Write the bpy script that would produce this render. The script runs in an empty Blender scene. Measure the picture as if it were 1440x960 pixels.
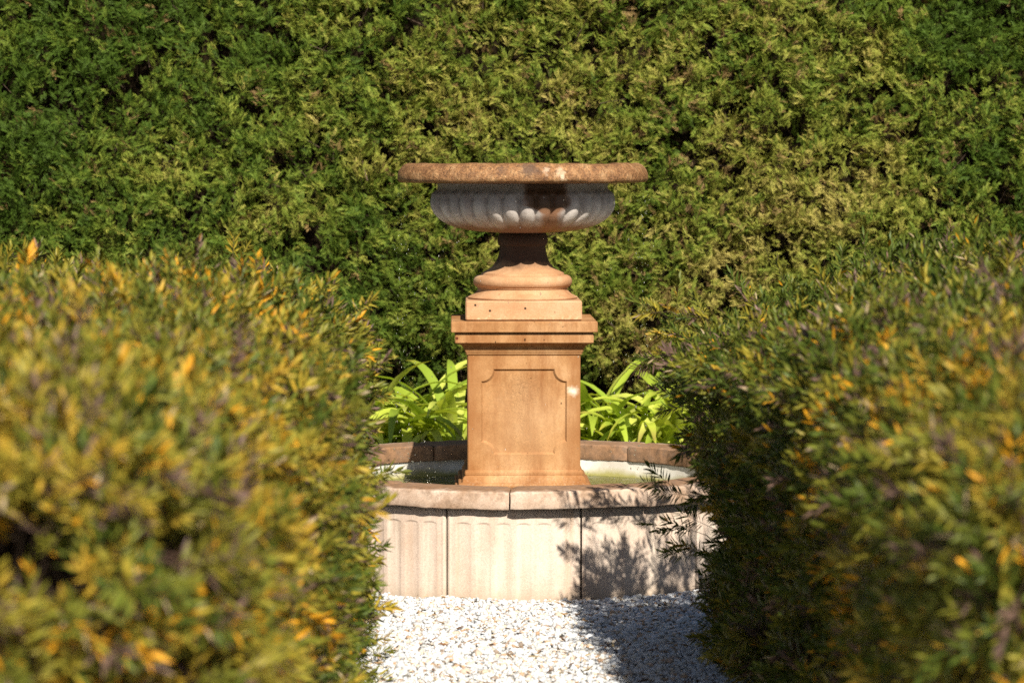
import bpy, bmesh, math, random
import numpy as np
from mathutils import Vector, Matrix
from mathutils.geometry import tessellate_polygon

rng = np.random.default_rng(11)
random.seed(5)
PI = math.pi
R = math.radians
S = bpy.context.scene
C = S.collection

# ------------------------------------------------------------------ helpers
def link(o):
    C.objects.link(o)
    return o

def tag(o, label=None, cat=None, group=None, kind=None):
    if label: o['label'] = label
    if cat: o['category'] = cat
    if group: o['group'] = group
    if kind: o['kind'] = kind
    return o

def empty(name, loc=(0, 0, 0), rz=0.0):
    o = bpy.data.objects.new(name, None)
    o.location = loc
    o.rotation_euler = (0, 0, rz)
    o.empty_display_size = 0.1
    return link(o)

def np_mesh(name, V, F, mat, parent=None, col=None, smooth=False, sharp=None):
    """one mesh object from numpy arrays; F is (n,3) or (n,4) or a list of such arrays"""
    me = bpy.data.meshes.new(name)
    V = np.asarray(V, np.float32)
    Fs = F if isinstance(F, list) else [F]
    Fs = [np.asarray(f, np.int32) for f in Fs if len(f)]
    loops = np.concatenate([f.ravel() for f in Fs])
    tot = np.concatenate([np.full(len(f), f.shape[1], np.int32) for f in Fs])
    start = np.concatenate([[0], np.cumsum(tot)[:-1]]).astype(np.int32)
    me.vertices.add(len(V)); me.vertices.foreach_set('co', V.ravel())
    me.loops.add(len(loops)); me.loops.foreach_set('vertex_index', loops)
    me.polygons.add(len(tot)); me.polygons.foreach_set('loop_start', start)
    me.polygons.foreach_set('loop_total', tot)
    if smooth:
        me.polygons.foreach_set('use_smooth', np.ones(len(tot), bool))
    me.update(calc_edges=True)
    if col is not None:
        a = me.color_attributes.new('leaf_colour', 'FLOAT_COLOR', 'POINT')
        c4 = np.ones((len(V), 4), np.float32); c4[:, :3] = col
        a.data.foreach_set('color', c4.ravel())
    if sharp is not None:
        me.set_sharp_from_angle(angle=R(sharp))
    me.materials.append(mat)
    o = link(bpy.data.objects.new(name, me))
    if parent is not None: o.parent = parent
    return o

def _h(ix, iy, iz, seed):
    n = (ix * 374761393 + iy * 668265263 + iz * 2147483647 + seed * 974634777) & 0xFFFFFFFF
    n = ((n ^ (n >> 13)) * 1274126177) & 0xFFFFFFFF
    n = n ^ (n >> 16)
    return (n & 0xFFFFFF) / float(0xFFFFFF)

def vnoise(P, f=1.0, seed=0):
    """smooth value noise 0..1"""
    P = np.asarray(P, np.float64) * f + 100.0
    i = np.floor(P).astype(np.int64); t = P - i
    t = t * t * (3 - 2 * t)
    r = 0
    for dx in (0, 1):
        for dy in (0, 1):
            for dz in (0, 1):
                w = (t[:, 0] if dx else 1 - t[:, 0]) * (t[:, 1] if dy else 1 - t[:, 1]) * (t[:, 2] if dz else 1 - t[:, 2])
                r = r + w * _h(i[:, 0] + dx, i[:, 1] + dy, i[:, 2] + dz, seed)
    return r

def sstep(a, b, x):
    t = np.clip((x - a) / (b - a), 0, 1)
    return t * t * (3 - 2 * t)

def nrm(v):
    return v / np.maximum(np.linalg.norm(v, axis=-1, keepdims=True), 1e-9)

def bases(d, side=None):
    """(N,3,3) rotation matrices whose z column is d; x column towards side or random"""
    d = nrm(d)
    if side is None:
        side = rng.normal(size=d.shape)
    x = nrm(side - d * np.sum(side * d, 1, keepdims=True))
    y = np.cross(d, x)
    return np.stack([x, y, d], axis=2)

def scatter(pv, pf, M, s, T):
    """copies of one prototype merged to arrays; s is (N,) or (N,3)"""
    s = np.asarray(s)
    if s.ndim == 1: s = s[:, None]
    v = pv[None] * s[:, None, :]
    v = np.einsum('nij,nvj->nvi', M, v) + T[:, None, :]
    f = pf[None] + (np.arange(len(T)) * len(pv))[:, None, None]
    return v.reshape(-1, 3), f.reshape(-1, pf.shape[1])

# ------------------------------------------------------------------ materials
class N:
    def __init__(s, name):
        s.m = bpy.data.materials.new(name); s.m.use_nodes = True
        s.t = s.m.node_tree; s.t.nodes.clear()
        s.out = s.t.nodes.new('ShaderNodeOutputMaterial')
    def n(s, typ, props=None, **kw):
        nd = s.t.nodes.new('ShaderNode' + typ)
        for k, v in (props or {}).items(): setattr(nd, k, v)
        for k, v in kw.items():
            key = int(k[1:]) if k[0] == '_' and k[1:].isdigit() else k.replace('_', ' ')
            s.set(nd.inputs[key], v)
        return nd
    def set(s, sock, v):
        if isinstance(v, bpy.types.NodeSocket): s.t.links.new(v, sock)
        elif isinstance(v, tuple) and len(v) == 3 and sock.type == 'RGBA': sock.default_value = (*v, 1)
        else: sock.default_value = v
    def coord(s, kind='Object'):
        return s.n('TexCoord').outputs[kind]
    def noise(s, vec, scale, detail=4, rough=0.6):
        return s.n('TexNoise', Vector=vec, Scale=scale, Detail=detail, Roughness=rough).outputs[0]
    def ramp(s, fac, pts, mode='LINEAR'):
        nd = s.n('ValToRGB', Fac=fac); cr = nd.color_ramp; cr.interpolation = mode
        while len(cr.elements) < len(pts): cr.elements.new(0.5)
        for e, (p, c) in zip(cr.elements, pts):
            e.position = p
            e.color = (c, c, c, 1) if not isinstance(c, tuple) else (*c, 1)
        return nd.outputs[0]
    def mix(s, fac, a, b, mode='MIX'):
        nd = s.n('Mix', {'data_type': 'RGBA', 'blend_type': mode})
        s.set(nd.inputs[0], fac); s.set(nd.inputs[6], a); s.set(nd.inputs[7], b)
        return nd.outputs[2]
    def math(s, op, a, b=0.0, c=None, clamp=False):
        nd = s.n('Math', {'operation': op, 'use_clamp': clamp})
        s.set(nd.inputs[0], a); s.set(nd.inputs[1], b)
        if c is not None: s.set(nd.inputs[2], c)
        return nd.outputs[0]
    def map(s, vec, scale):
        return s.n('Mapping', Vector=vec, Scale=scale).outputs[0]
    def sep(s, vec):
        return s.n('SeparateXYZ', Vector=vec).outputs
    def blob(s, vec, c, r, soft=0.4, wob=0.0, wscale=20.0):
        """1 inside a ball of radius r round c, 0 outside, with a ragged edge"""
        d = s.n('VectorMath', {'operation': 'DISTANCE'}, _0=vec, _1=c).outputs['Value']
        if wob:
            d = s.math('ADD', d, s.math('MULTIPLY', s.math('SUBTRACT', s.noise(vec, wscale, 3), 0.5), wob))
        return s.n('MapRange', _0=d, _1=r * (1 - soft), _2=r, _3=1.0, _4=0.0).outputs[0]
    def bump(s, h, strength, dist=0.01, normal=None):
        nd = s.n('Bump', Strength=strength, Distance=dist, Height=h)
        if normal is not None: s.set(nd.inputs['Normal'], normal)
        return nd.outputs[0]
    def done(s, shader):
        s.t.links.new(shader, s.out.inputs[0]); return s.m
    def pbr(s, base, rough=0.8, spec=0.3, normal=None):
        p = s.n('BsdfPrincipled', Base_Color=base, Roughness=rough)
        p.inputs['Specular IOR Level'].default_value = spec
        if normal is not None: s.set(p.inputs['Normal'], normal)
        return p

def stone_base(k, v, c_lo, c_mid, c_hi, big=5.0):
    a = k.noise(v, big, 6, 0.62)
    col = k.ramp(a, [(0.32, c_lo), (0.5, c_mid), (0.68, c_hi)])
    g = k.noise(v, 150, 3, 0.7)
    col = k.mix(0.55, col, k.ramp(g, [(0.3, 0.62), (0.55, 1.0), (0.75, 1.22)]), 'MULTIPLY')
    pit = k.ramp(k.n('TexVoronoi', Vector=v, Scale=120.0).outputs['Distance'], [(0.0, 1.0), (0.16, 0.0)])
    sel = k.ramp(k.noise(v, 14, 4), [(0.5, 0.0), (0.64, 1.0)])
    pits = k.math('MULTIPLY', pit, sel)
    col = k.mix(k.math('MULTIPLY', pits, 0.7), col, (0.10, 0.045, 0.018))
    hgt = k.math('SUBTRACT', k.math('ADD', k.math('MULTIPLY', g, 0.5), k.math('MULTIPLY', k.noise(v, 30, 5), 0.8)), k.math('MULTIPLY', pits, 0.5))
    return col, hgt

def mat_pedestal():
    k = N('pedestal_sandstone'); v = k.coord()
    col, h = stone_base(k, v, (0.33, 0.150, 0.050), (0.45, 0.235, 0.097), (0.55, 0.320, 0.155), 5.0)
    x, y, z = k.sep(v)
    # rain streaks
    st = k.noise(k.map(v, (11, 11, 2.4)), 1.0, 6, 0.72)
    col = k.mix(k.ramp(st, [(0.42, 0.0), (0.66, 0.80)]), col, (0.25, 0.092, 0.026))
    # dark weathered speckle running down the middle of the panel
    band = k.n('MapRange', _0=k.math('ABSOLUTE', k.math('ADD', x, k.math('MULTIPLY', k.math('SUBTRACT', k.noise(v, 5, 3), 0.5), 0.16))), _1=0.0, _2=0.12, _3=1.0, _4=0.0).outputs[0]
    hgtm = k.n('MapRange', _0=z, _1=0.42, _2=0.78, _3=0.35, _4=1.0).outputs[0]
    hgtm = k.math('MULTIPLY', hgtm, k.n('MapRange', _0=z, _1=0.78, _2=0.86, _3=1.0, _4=0.0).outputs[0])
    sp = k.ramp(k.noise(v, 210, 2, 0.8), [(0.44, 0.0), (0.60, 1.0)])
    col = k.mix(k.math('MULTIPLY', k.math('MULTIPLY', band, hgtm), k.math('MULTIPLY', sp, 0.70)), col, (0.11, 0.045, 0.015))
    edge = k.n('MapRange', _0=k.math('ADD', k.math('ABSOLUTE', x), k.math('MULTIPLY', k.math('SUBTRACT', k.noise(v, 9, 4), 0.5), 0.09)), _1=0.165, _2=0.225, _3=0.0, _4=0.55).outputs[0]
    col = k.mix(k.math('MULTIPLY', edge, k.math('LESS_THAN', z, 0.905)), col, (0.27, 0.105, 0.030))
    pale = k.blob(v, (0.02, -0.23, 0.60), 0.24, 0.8, 0.12, 8)
    col = k.mix(k.math('MULTIPLY', pale, 0.30), col, (0.58, 0.36, 0.19))
    # whitish patch near the right arris, salt crust at the foot
    wht = k.blob(v, (0.206, -0.243, 0.757), 0.030, 0.9, 0.05, 38)
    col = k.mix(k.math('MULTIPLY', wht, 0.85), col, (0.85, 0.74, 0.58))
    low = k.n('MapRange', _0=z, _1=0.40, _2=0.33, _3=0.0, _4=1.0).outputs[0]
    col = k.mix(k.math('MULTIPLY', low, k.ramp(k.noise(v, 90, 3), [(0.52, 0.0), (0.66, 0.55)])), col, (0.56, 0.40, 0.26))
    for hx, hz in ((-0.285, 0.984),):
        col = k.mix(k.blob(v, (hx, -0.295, hz), 0.007, 0.2), col, (0.12, 0.03, 0.012))
    b = k.bump(h, 0.35, 0.004)
    return k.done(k.pbr(col, 0.85, 0.25, b).outputs[0])

def mat_urn_lower():
    k = N('urn_sandstone'); v = k.coord()
    col, h = stone_base(k, v, (0.42, 0.20, 0.088), (0.53, 0.29, 0.145), (0.60, 0.37, 0.21), 6.0)
    x, y, z = k.sep(v)
    wet_shade = k.n('MapRange', _0=k.math('ADD', z, k.math('MULTIPLY', k.noise(v, 14, 3), 0.05)), _1=1.285, _2=1.33, _3=0.0, _4=1.0).outputs[0]  # wet upper foot, with the bowl's shade over it painted in too
    col = k.mix(k.math('MULTIPLY', wet_shade, 0.9), col, (0.034, 0.016, 0.012))
    for hx, hz in ((-0.144, 1.098), (0.006, 1.108), (-0.206, 1.122)):
        col = k.mix(k.blob(v, (hx, -0.25, hz), 0.0065, 0.25), col, (0.04, 0.02, 0.01))
    dirt = k.math('MULTIPLY', k.ramp(k.noise(v, 60, 4), [(0.5, 0.0), (0.66, 1.0)]), k.n('MapRange', _0=z, _1=1.09, _2=1.06, _3=0.0, _4=1.0).outputs[0])
    col = k.mix(k.math('MULTIPLY', dirt, 0.6), col, (0.75, 0.58, 0.36))
    return k.done(k.pbr(col, 0.8, 0.3, k.bump(h, 0.3, 0.004)).outputs[0])

def mat_bowl():
    k = N('urn_bowl_stone'); v = k.coord()
    x, y, z = k.sep(v)
    a = k.noise(k.map(v, (9, 9, 5)), 1.0, 5, 0.6)
    col = k.ramp(a, [(0.3, (0.42, 0.32, 0.28)), (0.5, (0.72, 0.64, 0.57)), (0.75, (0.84, 0.78, 0.71))])
    g = k.noise(v, 120, 3, 0.7)
    col = k.mix(0.5, col, k.ramp(g, [(0.3, 0.75), (0.6, 1.05)]), 'MULTIPLY')
    # rusty brown tint along the bottom of the bowl
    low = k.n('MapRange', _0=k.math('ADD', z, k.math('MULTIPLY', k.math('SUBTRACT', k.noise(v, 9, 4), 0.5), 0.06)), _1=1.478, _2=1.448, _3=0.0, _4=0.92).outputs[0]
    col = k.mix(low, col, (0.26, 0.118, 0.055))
    upper_shade = k.n('MapRange', _0=k.math('ADD', z, k.math('MULTIPLY', k.math('SUBTRACT', k.noise(v, 11, 4), 0.5), 0.10)), _1=1.50, _2=1.56, _3=0.0, _4=0.75).outputs[0]  # upper bowl painted darker to deepen the rim's shade, ragged like a wet film
    col = k.mix(upper_shade, col, k.ramp(k.noise(v, 7, 4), [(0.35, (0.17, 0.12, 0.105)), (0.65, (0.30, 0.25, 0.24))]))
    # wet overflow stain in the middle of the front
    xx = k.math('ADD', x, k.math('MULTIPLY', k.math('SUBTRACT', k.noise(v, 12, 3), 0.5), 0.06))
    up0 = k.n('MapRange', _0=z, _1=1.51, _2=1.545, _3=0.0, _4=1.0).outputs[0]
    s1 = k.n('MapRange', _0=k.math('ABSOLUTE', k.math('SUBTRACT', xx, k.math('ADD', 0.11, k.math('MULTIPLY', up0, -0.02)))), _1=k.math('ADD', 0.026, k.math('MULTIPLY', up0, 0.05)), _2=k.math('ADD', 0.052, k.math('MULTIPLY', up0, 0.05)), _3=1.0, _4=0.0).outputs[0]
    fr = k.math('LESS_THAN', y, 0.0)
    st = k.math('MULTIPLY', s1, fr)
    col = k.mix(k.math('MULTIPLY', st, 0.88), col, (0.30, 0.125, 0.045))
    up = k.n('MapRange', _0=z, _1=1.515, _2=1.54, _3=0.0, _4=1.0).outputs[0]
    col = k.mix(k.math('MULTIPLY', k.math('MULTIPLY', st, up), 0.85), col, (0.055, 0.028, 0.014))
    return k.done(k.pbr(col, 0.55, 0.4, k.bump(g, 0.25, 0.003)).outputs[0])

def mat_rim():
    k = N('urn_rim_stone'); v = k.coord()
    a = k.noise(v, 16, 6, 0.7)
    col = k.ramp(a, [(0.30, (0.13, 0.055, 0.021)), (0.5, (0.30, 0.145, 0.055)), (0.70, (0.49, 0.29, 0.135))])
    g = k.noise(v, 95, 4, 0.75)
    col = k.mix(0.9, col, k.ramp(g, [(0.32, 0.30), (0.5, 1.0), (0.68, 1.6)]), 'MULTIPLY')
    x, y, z = k.sep(v)
    # water runs over the lip: vertical dark runs
    ang = k.math('ARCTAN2', x, k.math('MULTIPLY', y, -1.0))
    cv = k.n('CombineXYZ', X=k.math('MULTIPLY', ang, 30.0), Y=k.math('MULTIPLY', z, 5.0), Z=0.0).outputs[0]
    run = k.noise(cv, 1.0, 5, 0.7)
    col = k.mix(k.ramp(run, [(0.50, 0.0), (0.70, 0.7)]), col, (0.20, 0.085, 0.03))
    for c, r, cc, f in (((0.015, -0.53, 1.70), 0.045, (0.11, 0.06, 0.035), 0.85), ((-0.10, -0.53, 1.70), 0.025, (0.13, 0.07, 0.04), 0.7),
                     ((0.085, -0.53, 1.69), 0.020, (0.66, 0.48, 0.33), 0.55), ((0.145, -0.52, 1.685), 0.026, (0.66, 0.48, 0.32), 0.6), ((0.155, -0.52, 1.66), 0.016, (0.70, 0.55, 0.38), 0.7)):
        col = k.mix(k.math('MULTIPLY', k.blob(v, c, r, 0.6, 0.06, 55), f), col, cc)
    hh = k.math('ADD', k.math('MULTIPLY', g, 0.7), k.math('MULTIPLY', a, 0.6))
    p = k.pbr(col, 0.5, 0.45, k.bump(hh, 1.0, 0.010))
    return k.done(p.outputs[0])

def mat_wall():
    k = N('pool_wall_stone'); v = k.coord()
    col, h = stone_base(k, v, (0.56, 0.41, 0.305), (0.65, 0.505, 0.40), (0.71, 0.585, 0.485), 3.0)
    st = k.noise(k.map(v, (22, 22, 1.2)), 1.0, 4, 0.6)
    col = k.mix(k.ramp(st, [(0.35, 0.5), (0.5, 0.0)]), col, (0.78, 0.66, 0.52))
    col = k.mix(k.ramp(st, [(0.55, 0.0), (0.78, 0.55)]), col, (0.52, 0.33, 0.19))
    x, y, z = k.sep(v)
    col = k.mix(k.n('MapRange', _0=k.math('ADD', z, k.math('MULTIPLY', k.noise(v, 20, 3), 0.06)), _1=0.07, _2=0.00, _3=0.0, _4=0.65).outputs[0], col, (0.46, 0.34, 0.23))
    return k.done(k.pbr(col, 0.9, 0.2, k.bump(h, 0.25, 0.004)).outputs[0])

def mat_coping():
    k = N('coping_stone'); v = k.coord()
    col, h = stone_base(k, v, (0.44, 0.30, 0.20), (0.58, 0.42, 0.31), (0.66, 0.53, 0.42), 7.0)
    x, y, z = k.sep(v)
    rad = k.n('VectorMath', {'operation': 'LENGTH'}, _0=k.n('CombineXYZ', X=x, Y=y, Z=0.0).outputs[0]).outputs['Value']
    nz = k.math('MULTIPLY', k.math('SUBTRACT', k.noise(v, 10, 5, 0.7), 0.5), 0.22)
    rr = k.math('ADD', rad, nz)
    inn = k.n('MapRange', _0=rr, _1=1.10, _2=1.04, _3=0.0, _4=1.0).outputs[0]
    col = k.mix(k.math('MULTIPLY', inn, 0.8), col, k.ramp(k.noise(v, 40, 4), [(0.35, (0.13, 0.06, 0.022)), (0.65, (0.30, 0.145, 0.06))]))
    gr = k.ramp(k.noise(v, 22, 5, 0.75), [(0.55, 0.0), (0.72, 0.55)])
    col = k.mix(gr, col, (0.27, 0.20, 0.15))
    return k.done(k.pbr(col, 0.85, 0.25, k.bump(h, 0.4, 0.005)).outputs[0])

def mat_lining():
    k = N('pool_lining'); v = k.coord()
    a = k.noise(v, 6, 5)
    col = k.ramp(a, [(0.3, (0.50, 0.44, 0.36)), (0.6, (0.70, 0.66, 0.58))])
    x, y, z = k.sep(v)
    alg = k.n('MapRange', _0=k.math('ADD', z, k.math('MULTIPLY', k.math('SUBTRACT', a, 0.5), 0.06)), _1=0.315, _2=0.285, _3=0.0, _4=0.9).outputs[0]
    col = k.mix(alg, col, (0.30, 0.27, 0.06))
    return k.done(k.pbr(col, 0.8).outputs[0])

def mat_algae():
    k = N('algae_floor'); v = k.coord()
    col = k.ramp(k.noise(v, 5, 6, 0.7), [(0.3, (0.13, 0.14, 0.012)), (0.55, (0.30, 0.29, 0.03)), (0.75, (0.42, 0.38, 0.08))])
    return k.done(k.pbr(col, 0.9).outputs[0])

def mat_water():
    k = N('pool_water'); v = k.coord()
    w = k.math('ADD', k.noise(v, 11, 3), k.math('MULTIPLY', k.noise(v, 40, 2), 0.6))
    b = k.bump(w, 0.9, 0.03)
    tr = k.n('BsdfTransparent', Color=(0.70, 0.74, 0.30))
    df = k.n('BsdfDiffuse', Color=k.ramp(k.noise(v, 7, 5, 0.7), [(0.3, (0.075, 0.085, 0.009)), (0.7, (0.22, 0.205, 0.03))]))
    gl = k.n('BsdfGlossy', Color=(1, 1, 1), Roughness=0.05, Normal=b)
    f = k.n('Fresnel', IOR=1.33, Normal=b)
    body = k.n('MixShader', _0=0.55, _1=tr.outputs[0], _2=df.outputs[0])
    mx = k.n('MixShader', _0=k.math('MULTIPLY', f.outputs[0], 0.42), _1=body.outputs[0], _2=gl.outputs[0])
    return k.done(mx.outputs[0])

def mat_drop():
    k = N('clear_water_drop')
    p = k.pbr((1, 1, 1), 0.10, 0.8)
    p.inputs['Transmission Weight'].default_value = 0.95
    p.inputs['IOR'].default_value = 1.33
    return k.done(p.outputs[0])

def mat_leaf(name, trans=0.3, rough=0.45, spec=0.3, tint=(1.25, 1.2, 0.5)):
    k = N(name)
    c = k.n('Attribute', {'attribute_name': 'leaf_colour'}).outputs['Color']
    p = k.pbr(c, rough, spec)
    t = k.n('BsdfTranslucent', Color=k.mix(1.0, c, tint, 'MULTIPLY'))
    return k.done(k.n('MixShader', _0=trans, _1=p.outputs[0], _2=t.outputs[0]).outputs[0])

def mat_attr(name, rough=0.8, spec=0.2):
    k = N(name)
    c = k.n('Attribute', {'attribute_name': 'leaf_colour'}).outputs['Color']
    v = k.coord()
    c = k.mix(0.35, c, k.ramp(k.noise(v, 160, 3), [(0.3, 0.6), (0.6, 1.1)]), 'MULTIPLY')
    return k.done(k.pbr(c, rough, spec).outputs[0])

def mat_twig(name='twig_bark', a=(0.055, 0.035, 0.024), b=(0.16, 0.11, 0.08)):
    k = N(name); v = k.coord()
    return k.done(k.pbr(k.ramp(k.noise(v, 30, 4), [(0.3, a), (0.7, b)]), 0.9, 0.15).outputs[0])

def mat_core(name):  # near-black brown paints the shade between the inner twigs
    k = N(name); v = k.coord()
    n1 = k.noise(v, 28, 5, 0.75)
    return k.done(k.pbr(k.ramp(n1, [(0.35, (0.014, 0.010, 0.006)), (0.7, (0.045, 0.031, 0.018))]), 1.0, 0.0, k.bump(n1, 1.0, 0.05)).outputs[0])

def mat_ground():
    k = N('gravel_bed'); v = k.coord()
    vo = k.n('TexVoronoi', Vector=v, Scale=55.0)
    c = k.ramp(vo.outputs['Color'], [(0.0, (0.50, 0.47, 0.43)), (0.6, (0.68, 0.66, 0.62)), (1.0, (0.55, 0.42, 0.30))])
    return k.done(k.pbr(c, 0.9, 0.2, k.bump(k.math('SUBTRACT', 1.0, vo.outputs['Distance']), 0.8, 0.012)).outputs[0])

def mat_soil():
    k = N('garden_soil'); v = k.coord()
    n1 = k.noise(v, 35, 6, 0.8)
    return k.done(k.pbr(k.ramp(n1, [(0.3, (0.03, 0.019, 0.011)), (0.7, (0.10, 0.065, 0.04))]), 1.0, 0.1, k.bump(n1, 1.0, 0.03)).outputs[0])

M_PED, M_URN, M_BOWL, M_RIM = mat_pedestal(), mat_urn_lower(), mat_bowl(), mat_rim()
M_WALL, M_COP, M_LIN, M_ALG, M_WAT, M_DROP = mat_wall(), mat_coping(), mat_lining(), mat_algae(), mat_water(), mat_drop()
M_CLIP = mat_leaf('clipped_hedge_leaves', 0.16, 0.45, 0.20, (1.25, 1.2, 0.35))
M_CYP = mat_leaf('cypress_foliage', 0.10, 0.55, 0.12, (1.2, 1.15, 0.35))
M_STRAP = mat_leaf('strap_leaves', 0.35, 0.35, 0.4, (1.15, 1.15, 0.5))
M_TWIG, M_CORE = mat_twig(), mat_core('hedge_shade_core')
M_PEB, M_LIT = mat_attr('white_marble_chips', 0.7, 0.3), mat_attr('dry_leaf_litter', 0.9, 0.1)
M_GRD, M_SOIL = mat_ground(), mat_soil()

# ------------------------------------------------------------------ solids of revolution and square mouldings
def lathe(name, prof, mat, parent, seg=128, sharp=35):
    prof = np.array(prof, float)
    a = np.linspace(0, 2 * PI, seg, endpoint=False)
    n = len(prof)
    V = np.stack([np.outer(prof[:, 0], np.sin(a)), -np.outer(prof[:, 0], np.cos(a)), np.repeat(prof[:, 1:2], seg, 1)], 2).reshape(-1, 3)
    i, j = np.meshgrid(np.arange(n - 1), np.arange(seg), indexing='ij')
    j2 = (j + 1) % seg
    F = np.stack([i * seg + j, i * seg + j2, (i + 1) * seg + j2, (i + 1) * seg + j], 2).reshape(-1, 4)
    return np_mesh(name, V, F, mat, parent, smooth=True, sharp=sharp)

def square_stack(name, prof, mat, parent, ch=0.004, cap_top=True, sharp=25, skip=None):
    """square rings (half width, z) from bottom to top with chamfered corners; worn a little"""
    V, F, caps = [], [], []
    for h, z in prof:
        c = min(ch, h * 0.3)
        for sx, sy, first in ((1, -1, 0), (1, 1, 1), (-1, 1, 0), (-1, -1, 1)):
            p1, p2 = (sx * (h - c), sy * h), (sx * h, sy * (h - c))
            if first: p1, p2 = p2, p1
            for p in (p1, p2): V.append((p[0], p[1], z))
    n = len(prof)
    for i in range(n - 1):
        if skip is not None and i in skip:
            rng_j = (0, 2, 4, 6)          # only the chamfers: the four flat sides are built apart
        else: rng_j = range(8)
        for j in rng_j:
            j2 = (j + 1) % 8
            F.append((i * 8 + j, i * 8 + j2, (i + 1) * 8 + j2, (i + 1) * 8 + j))
    me = bpy.data.meshes.new(name)
    FF = [tuple(f) for f in F]
    if cap_top: FF.append(tuple((n - 1) * 8 + j for j in range(8)))
    FF.append(tuple(reversed(range(8))))
    me.from_pydata(V, [], FF); me.update()
    me.polygons.foreach_set('use_smooth', np.ones(len(me.polygons), bool))
    me.set_sharp_from_angle(angle=R(sharp))
    me.materials.append(mat)
    o = link(bpy.data.objects.new(name, me)); o.parent = parent
    return o

def arc(cx, cz, r, a0, a1, n):
    return [(cx + r * math.cos(R(a)), cz + r * math.sin(R(a))) for a in np.linspace(a0, a1, n)]

# ------------------------------------------------------------------ the urn
urn = empty('fountain_urn', (0, 0, 1.055), R(1.0))
tag(urn, 'wide fluted stone urn with mottled brown rim dripping water on the square pedestal', 'urn')
def under(o, root):
    """the parts are modelled round the fountain axis in world height: bring them down to the base of their thing"""
    o.location = (0, 0, -root.location.z)
    return o
rim_prof = ([(0.0, 1.60), (0.25, 1.615), (0.40, 1.66), (0.455, 1.70), (0.470, 1.716)] + [(0.474, 1.7198), (0.482, 1.7212)] +
            [(0.490 + 0.051 * math.sin(R(a)), 1.660 + 0.061 * math.cos(R(a))) for a in range(0, 91, 10)] +
            [(0.5405, 1.655), (0.538, 1.648), (0.532, 1.643), (0.522, 1.641), (0.50, 1.640), (0.42, 1.637), (0.30, 1.634), (0.0, 1.630)])
rim = under(lathe('rim', rim_prof, M_RIM, urn, 180, 50), urn)
# a worn lip: slight waviness
co = np.zeros(len(rim.data.vertices) * 3, np.float32); rim.data.vertices.foreach_get('co', co); co = co.reshape(-1, 3)
w = (vnoise(co, 14, 3) - 0.5) * 0.006 + (vnoise(co, 45, 4) - 0.5) * 0.004
rr = np.hypot(co[:, 0], co[:, 1])
co[:, 2] += w * (rr > 0.45); sc = 1 + 0.6 * w * (rr > 0.45); co[:, 0] *= sc; co[:, 1] *= sc
rim.data.vertices.foreach_set('co', co.ravel()); rim.data.update()

bowl_pts = np.array([(0.373, 1.6405), (0.368, 1.630), (0.367, 1.618), (0.372, 1.606), (0.382, 1.592), (0.390, 1.575), (0.393, 1.557), (0.392, 1.540), (0.386, 1.520), (0.373, 1.499), (0.350, 1.477), (0.315, 1.456), (0.27, 1.441), (0.215, 1.431), (0.15, 1.4255), (0.09, 1.423)])
tt = np.linspace(0, len(bowl_pts) - 1, 70)
br = np.interp(tt, np.arange(len(bowl_pts)), bowl_pts[:, 0]); bz = np.interp(tt, np.arange(len(bowl_pts)), bowl_pts[:, 1])
for _ in range(3):
    br[1:-1] = (br[:-2] + 2 * br[1:-1] + br[2:]) / 4; bz[1:-1] = (bz[:-2] + 2 * bz[1:-1] + bz[2:]) / 4
NL, SUB = 34, 14
ang = np.linspace(0, 2 * PI, NL * SUB, endpoint=False)
u = ((ang + 0.06) * NL / (2 * PI)) % 1.0
e = np.abs(2 * u - 1)
onset = 1.612 - 0.022 * e ** 2
amp = 0.034 * sstep(0.0, 0.022, onset[None, :] - bz[:, None]) * (br[:, None] / 0.393) ** 0.8
lob = np.sqrt(np.clip(1 - e ** 2, 0, 1))[None, :]
rad = br[:, None] - 0.009 * (amp > 0.001) * 0 - 0.006 * sstep(1.60, 1.57, bz)[:, None] + amp * (lob - 0.62)
V = np.stack([rad * np.sin(ang)[None], -rad * np.cos(ang)[None], np.repeat(bz[:, None], len(ang), 1)], 2).reshape(-1, 3)
n, sg = len(bz), len(ang)
i, j = np.meshgrid(np.arange(n - 1), np.arange(sg), indexing='ij'); j2 = (j + 1) % sg
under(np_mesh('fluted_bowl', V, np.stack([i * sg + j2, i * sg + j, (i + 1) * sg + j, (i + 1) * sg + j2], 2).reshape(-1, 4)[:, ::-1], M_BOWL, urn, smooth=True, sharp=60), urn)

foot = ([(0.0, 1.141), (0.236, 1.141), (0.238, 1.146), (0.228, 1.152), (0.212, 1.160), (0.200, 1.170), (0.194, 1.180), (0.194, 1.184), (0.199, 1.187)] +
        [(0.188 + 0.026 * math.cos(R(a)), 1.2145 + 0.027 * math.sin(R(a))) for a in range(-65, 81, 12)] +
        [(0.180, 1.2425), (0.178, 1.251), (0.168, 1.255), (0.150, 1.264), (0.132, 1.277), (0.118, 1.294), (0.108, 1.315), (0.102, 1.338), (0.0995, 1.358), (0.0995, 1.366),
         (0.104, 1.370), (0.108, 1.378), (0.109, 1.392), (0.107, 1.408), (0.103, 1.416), (0.100, 1.4235)])
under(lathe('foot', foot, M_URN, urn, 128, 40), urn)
under(square_stack('plinth_block', [(0.243, 1.0575), (0.247, 1.0615), (0.2475, 1.10), (0.247, 1.1340), (0.2435, 1.1395)], M_URN, urn, 0.006), urn)
wt = lathe('water', [(0.0, 1.7165), (0.2, 1.7166), (0.466, 1.7165)], M_WAT, None, 96)
wt.location = (0, 0, 0)
tag(wt, 'clear still water brimming inside the stone urn', 'water', kind='structure')

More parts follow.
